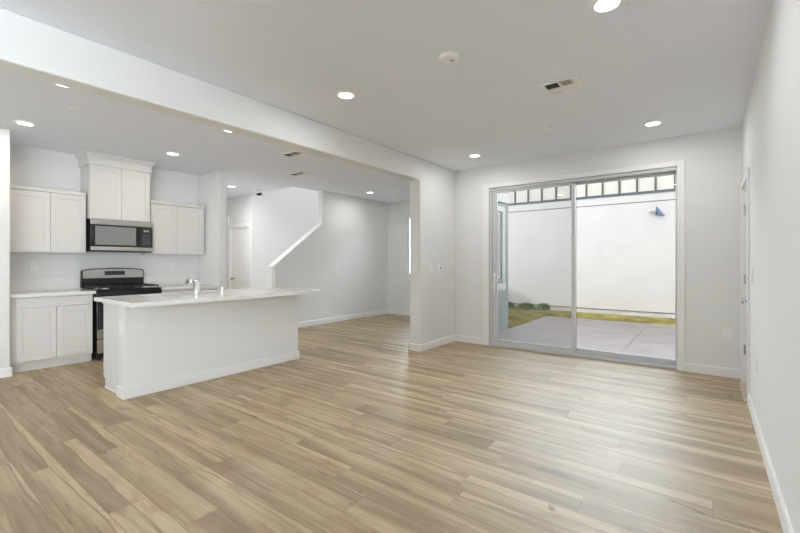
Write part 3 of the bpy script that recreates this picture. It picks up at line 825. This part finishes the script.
def register(x0, x1, y0, y1, label, four=True):
    t = thing('ceiling_vent', label, 'vent', ((x0 + x1)/2, (y0 + y1)/2, H), 0, 'ceiling air vents')
    a, b_ = (x1 - x0)/2, (y1 - y0)/2
    fw = 0.035
    m = MB()
    m.box(-a, a, -b_, -b_ + fw, -0.010, -0.0005).box(-a, a, b_ - fw, b_, -0.010, -0.0005)
    m.box(-a, -a + fw, -b_ + fw, b_ - fw, -0.010, -0.0005).box(a - fw, a, -b_ + fw, b_ - fw, -0.010, -0.0005)
    m.box(-0.006, 0.006, -b_ + fw, b_ - fw, -0.010, -0.002).box(-a + fw, -0.006, -0.006, 0.006, -0.010, -0.002).box(0.006, a - fw, -0.006, 0.006, -0.010, -0.002)
    m.build('frame', 'fitting', t, 0.002, local=True)
    MB().box(-a + fw, a - fw, -b_ + fw, b_ - fw, -0.0015, -0.0006).build('duct_opening', 'dark', t, local=True)
    def louvres(qx0, qx1, qy0, qy1, along, tilt, n=6):
        L = MB()
        for i in range(n):
            f_ = (i + 0.5)/n
            w_ = 0.016
            if along == 'x':
                yc = qy0 + (qy1 - qy0)*f_
                L.prism([(yc - w_/2*tilt, -0.0020), (yc + w_/2*tilt, -0.0110), (yc + w_/2*tilt + 0.001, -0.0102), (yc - w_/2*tilt + 0.001, -0.0016)], 'x', qx0, qx1)
            else:
                xc = qx0 + (qx1 - qx0)*f_
                L.prism([(xc - w_/2*tilt, -0.0020), (xc + w_/2*tilt, -0.0110), (xc + w_/2*tilt + 0.001, -0.0102), (xc - w_/2*tilt + 0.001, -0.0016)], 'y', qy0, qy1)
        L.build('louvres', 'fitting', t, local=True)
    ix, iy = a - fw, b_ - fw
    louvres(-ix, -0.006, -iy, -0.006, 'x', -1)
    louvres(0.006, ix, -iy, -0.006, 'y', 1, 5)
    louvres(-ix, -0.006, 0.006, iy, 'y', -1, 5)
    louvres(0.006, ix, 0.006, iy, 'x', 1)
register(-1.12, -0.83, 3.375, 3.675, 'square white air vent on the living room ceiling')
register(-4.66, -4.32, 3.41, 3.74, 'square white air vent behind the beam on the kitchen ceiling, nearer of two')
register(-5.60, -5.24, 4.24, 4.55, 'square white air vent on the ceiling before the stairs, farther of two')

hall_lamp = ld.copy(); hall_lamp.energy = 20
for o_ in bpy.data.objects:
    if o_.type == 'LIGHT' and o_.parent and 'hall ceiling' in str(o_.parent.get('label', '')): o_.data = hall_lamp
nook_lamp = ld.copy(); nook_lamp.energy = 6.5
for o_ in bpy.data.objects:
    if o_.type == 'LIGHT' and o_.parent and 'dining nook' in str(o_.parent.get('label', '')): o_.data = nook_lamp
kitchen_lamp = ld.copy(); kitchen_lamp.energy = 4.2; kitchen_lamp.color = (1.0, 0.88, 0.75)
for o_ in bpy.data.objects:
    if o_.type == 'LIGHT' and o_.parent and any(w_ in str(o_.parent.get('label', '')) for w_ in ('kitchen downlight', 'behind the beam')): o_.data = kitchen_lamp
# lamp at the top of the stairwell
sw = thing('stairwell_lamp', 'lit lamp at the top of the stairwell', 'ceiling light', (-7.1, 6.4, 5.05))
MB().lathe([(0, -0.001), (0.17, -0.001), (0.17, -0.02), (0, -0.02)], (0, 0, 0)).build('base', 'plastic', sw, local=True)
MB().lathe([(0.16, -0.02), (0.16, -0.045), (0.12, -0.075), (0, -0.085)], (0, 0, 0)).build('shade', 'lens', sw, smooth=True, local=True)
ld2 = bpy.data.lights.new('stairwell_lamp_light', 'AREA'); ld2.shape = 'DISK'; ld2.size = 0.3; ld2.energy = 14; ld2.color = (1, 0.98, 0.96)
lo2 = bpy.data.objects.new('lamp', ld2); COL.objects.link(lo2); lo2.parent = sw; lo2.location = (0, 0, -0.09)

# ------------------------------------------------------------------ outside
struct('ground', MB().box(-9, 3.6, 5.91, 14, -0.30, -0.135).box(-9, 3.6, 10.56, 12.0, -0.135, -0.115), 'soil', 'strip of dry soil beyond the patio', 'ground')
pt = MB()
xs = [-3.265, -1.046, 1.2, 3.4]
ys = [5.906, 8.12, 10.54]
for i in range(3):
    for j_ in range(2):
        pt.box(xs[i] + (0.006 if i else 0), xs[i+1] - 0.006, ys[j_] + 0.006, ys[j_+1] - 0.006, -0.134, -0.10)
pt.box(-3.265, 3.4, 5.91, 10.53, -0.134, -0.108)
struct('patio', pt, 'patio', 'pinkish concrete patio outside the sliding door', 'patio')

struct('wall_sky_block_right', MB().box(3.6, 4.0, 5.6, 14, -0.3, 5.2).box(0.46, 3.6, 5.6, 5.9, -0.3, 4.9), 'stucco')  # unseen walls added to keep low sky light off the neighbouring wall
struct('wall_sky_block_left', MB().box(-9.2, -9.0, 8.2, 12.0, -0.3, 5.0), 'stucco')  # unseen wall added to block low sky light from the left
YW = 12.0
nb = thing('neighbouring_house', 'white stucco house wall with cream battened upper band beyond the patio', 'house', (-1.5, YW + 0.1, 0))
MB().box(-8, 3.55, YW + 0.012, YW + 0.3, -0.25, 0.004).build('foundation', 'concrete', nb)
MB().box(-8, 3.55, YW, YW + 0.3, 0.018, 2.80).box(-8, 3.55, YW + 0.004, YW + 0.3, 2.80, 2.815).box(-8, 3.55, YW, YW + 0.3, 2.815, 3.015).build('stucco_wall', 'stucco', nb)
MB().box(-8, 3.55, YW - 0.003, YW + 0.012, 2.797, 2.820).build('control_joint', 'batten', nb)
MB().prism([(YW - 0.012, 0.002), (YW + 0.02, 0.002), (YW + 0.02, 0.017), (YW - 0.004, 0.017)], 'x', -8, 3.55).build('drip_edge', 'batten', nb)  # dark colour stands for the shadow line under the stucco
MB().prism([(YW - 0.035, 3.018), (YW + 0.1, 3.018), (YW + 0.1, 3.080), (YW - 0.01, 3.080), (YW - 0.035, 3.066)], 'x', -8, 3.55).build('band_flashing', 'band', nb)
MB().box(-8, 3.55, YW + 0.02, YW + 0.3, 3.081, 3.56).build('upper_wall', 'panel', nb)
for i in range(-8, 14):
    xx = -1.05 - 0.405*i
    if -6 < xx < 2.2:
        MB().box(xx - 0.022, xx + 0.022, YW - 0.012, YW + 0.02, 3.082, 3.56).build('batten', 'batten', nb)
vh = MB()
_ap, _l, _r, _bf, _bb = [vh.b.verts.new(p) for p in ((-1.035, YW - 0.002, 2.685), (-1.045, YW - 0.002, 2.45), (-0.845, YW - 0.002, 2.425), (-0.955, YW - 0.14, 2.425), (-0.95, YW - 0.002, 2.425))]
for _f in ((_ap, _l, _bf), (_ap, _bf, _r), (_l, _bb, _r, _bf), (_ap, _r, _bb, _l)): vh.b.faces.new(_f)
hd = vh.build('vent_shadow_solid', 'vent_shadow', nb)  # solid with the shape and colour of the vent's cast shadow
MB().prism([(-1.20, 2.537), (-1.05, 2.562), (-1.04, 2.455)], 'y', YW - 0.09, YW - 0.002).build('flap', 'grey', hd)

def blades(name, regions, m, label, cat):
    q = MB()
    for (x0, x1, y0, y1, z, n, hmin, hmax) in regions:
        for _ in range(n):
            x = random.uniform(x0, x1); y = random.uniform(y0, y1)
            a = random.uniform(0, PI); hh = random.uniform(hmin, hmax); w_ = random.uniform(0.004, 0.010)
            dx, dy = math.cos(a)*w_, math.sin(a)*w_
            lx, ly = random.uniform(-.5, .5)*hh, random.uniform(-.5, .5)*hh
            v = [q.b.verts.new(p) for p in ((x - dx, y - dy, z), (x + dx, y + dy, z), (x + lx*.5 + dx*.6, y + ly*.5 + dy*.6, z + hh*.6), (x + lx, y + ly, z + hh), (x + lx*.5 - dx*.6, y + ly*.5 - dy*.6, z + hh*.6))]
            q.b.faces.new(v)
    return tag(q.build(name, m), label, cat, None, 'stuff')
blades('grass', [(-5.2, 0.8, 10.57, 11.34, -0.116, 9000, 0.02, 0.07), (-3.4, 0.8, 11.34, 11.85, -0.116, 3000, 0.02, 0.06), (-5.2, -3.29, 8.1, 10.5, -0.136, 5000, 0.03, 0.09)], 'grass',
       'patchy dry grass between patio and neighbouring wall', 'grass')

def shrub(loc, rx, ry, hz, n, label):
    q = MB()
    for _ in range(n):
        a = random.uniform(0, 2*PI); rr = math.sqrt(random.random()); zz = random.random()
        sc = math.sqrt(max(0.05, 1 - zz*zz*0.8))
        p = Vector((rx*rr*sc*math.cos(a), ry*rr*sc*math.sin(a), 0.02 + hz*zz))
        d = Vector((random.uniform(-1, 1), random.uniform(-1, 1), random.uniform(0.1, 1))).normalized()
        sd = d.cross(Vector((random.uniform(-1, 1), random.uniform(-1, 1), random.uniform(-1, 1)))).normalized()
        L, w_ = random.uniform(0.04, 0.08), random.uniform(0.010, 0.018)
        v = [q.b.verts.new(x_) for x_ in (p, p + d*L*.5 + sd*w_, p + d*L, p + d*L*.5 - sd*w_)]
        q.b.faces.new(v)
    t = thing('low_shrub', label, 'shrub', loc, 0, 'low shrubs along the neighbouring wall')
    q.build('foliage', 'leaf', t, local=True)
    s_ = MB()
    for k_ in range(6):
        a = k_*PI/3
        s_.tube([(0, 0, 0), (rx*.3*math.cos(a), ry*.3*math.sin(a), hz*.4), (rx*.6*math.cos(a), ry*.6*math.sin(a), hz*.8)], [0.007, 0.005, 0.003], 6)
    s_.build('stems', 'soil', t, local=True)
shrub((-4.82, 11.62, -0.115), 0.27, 0.18, 0.17, 700, 'low green shrub by neighbouring wall, first from the grey green wall')
shrub((-4.22, 11.62, -0.115), 0.26, 0.18, 0.15, 600, 'low green shrub by neighbouring wall, in the middle of three')
shrub((-3.72, 11.68, -0.115), 0.17, 0.15, 0.17, 350, 'small green shrub by neighbouring wall, at the end of the shade')
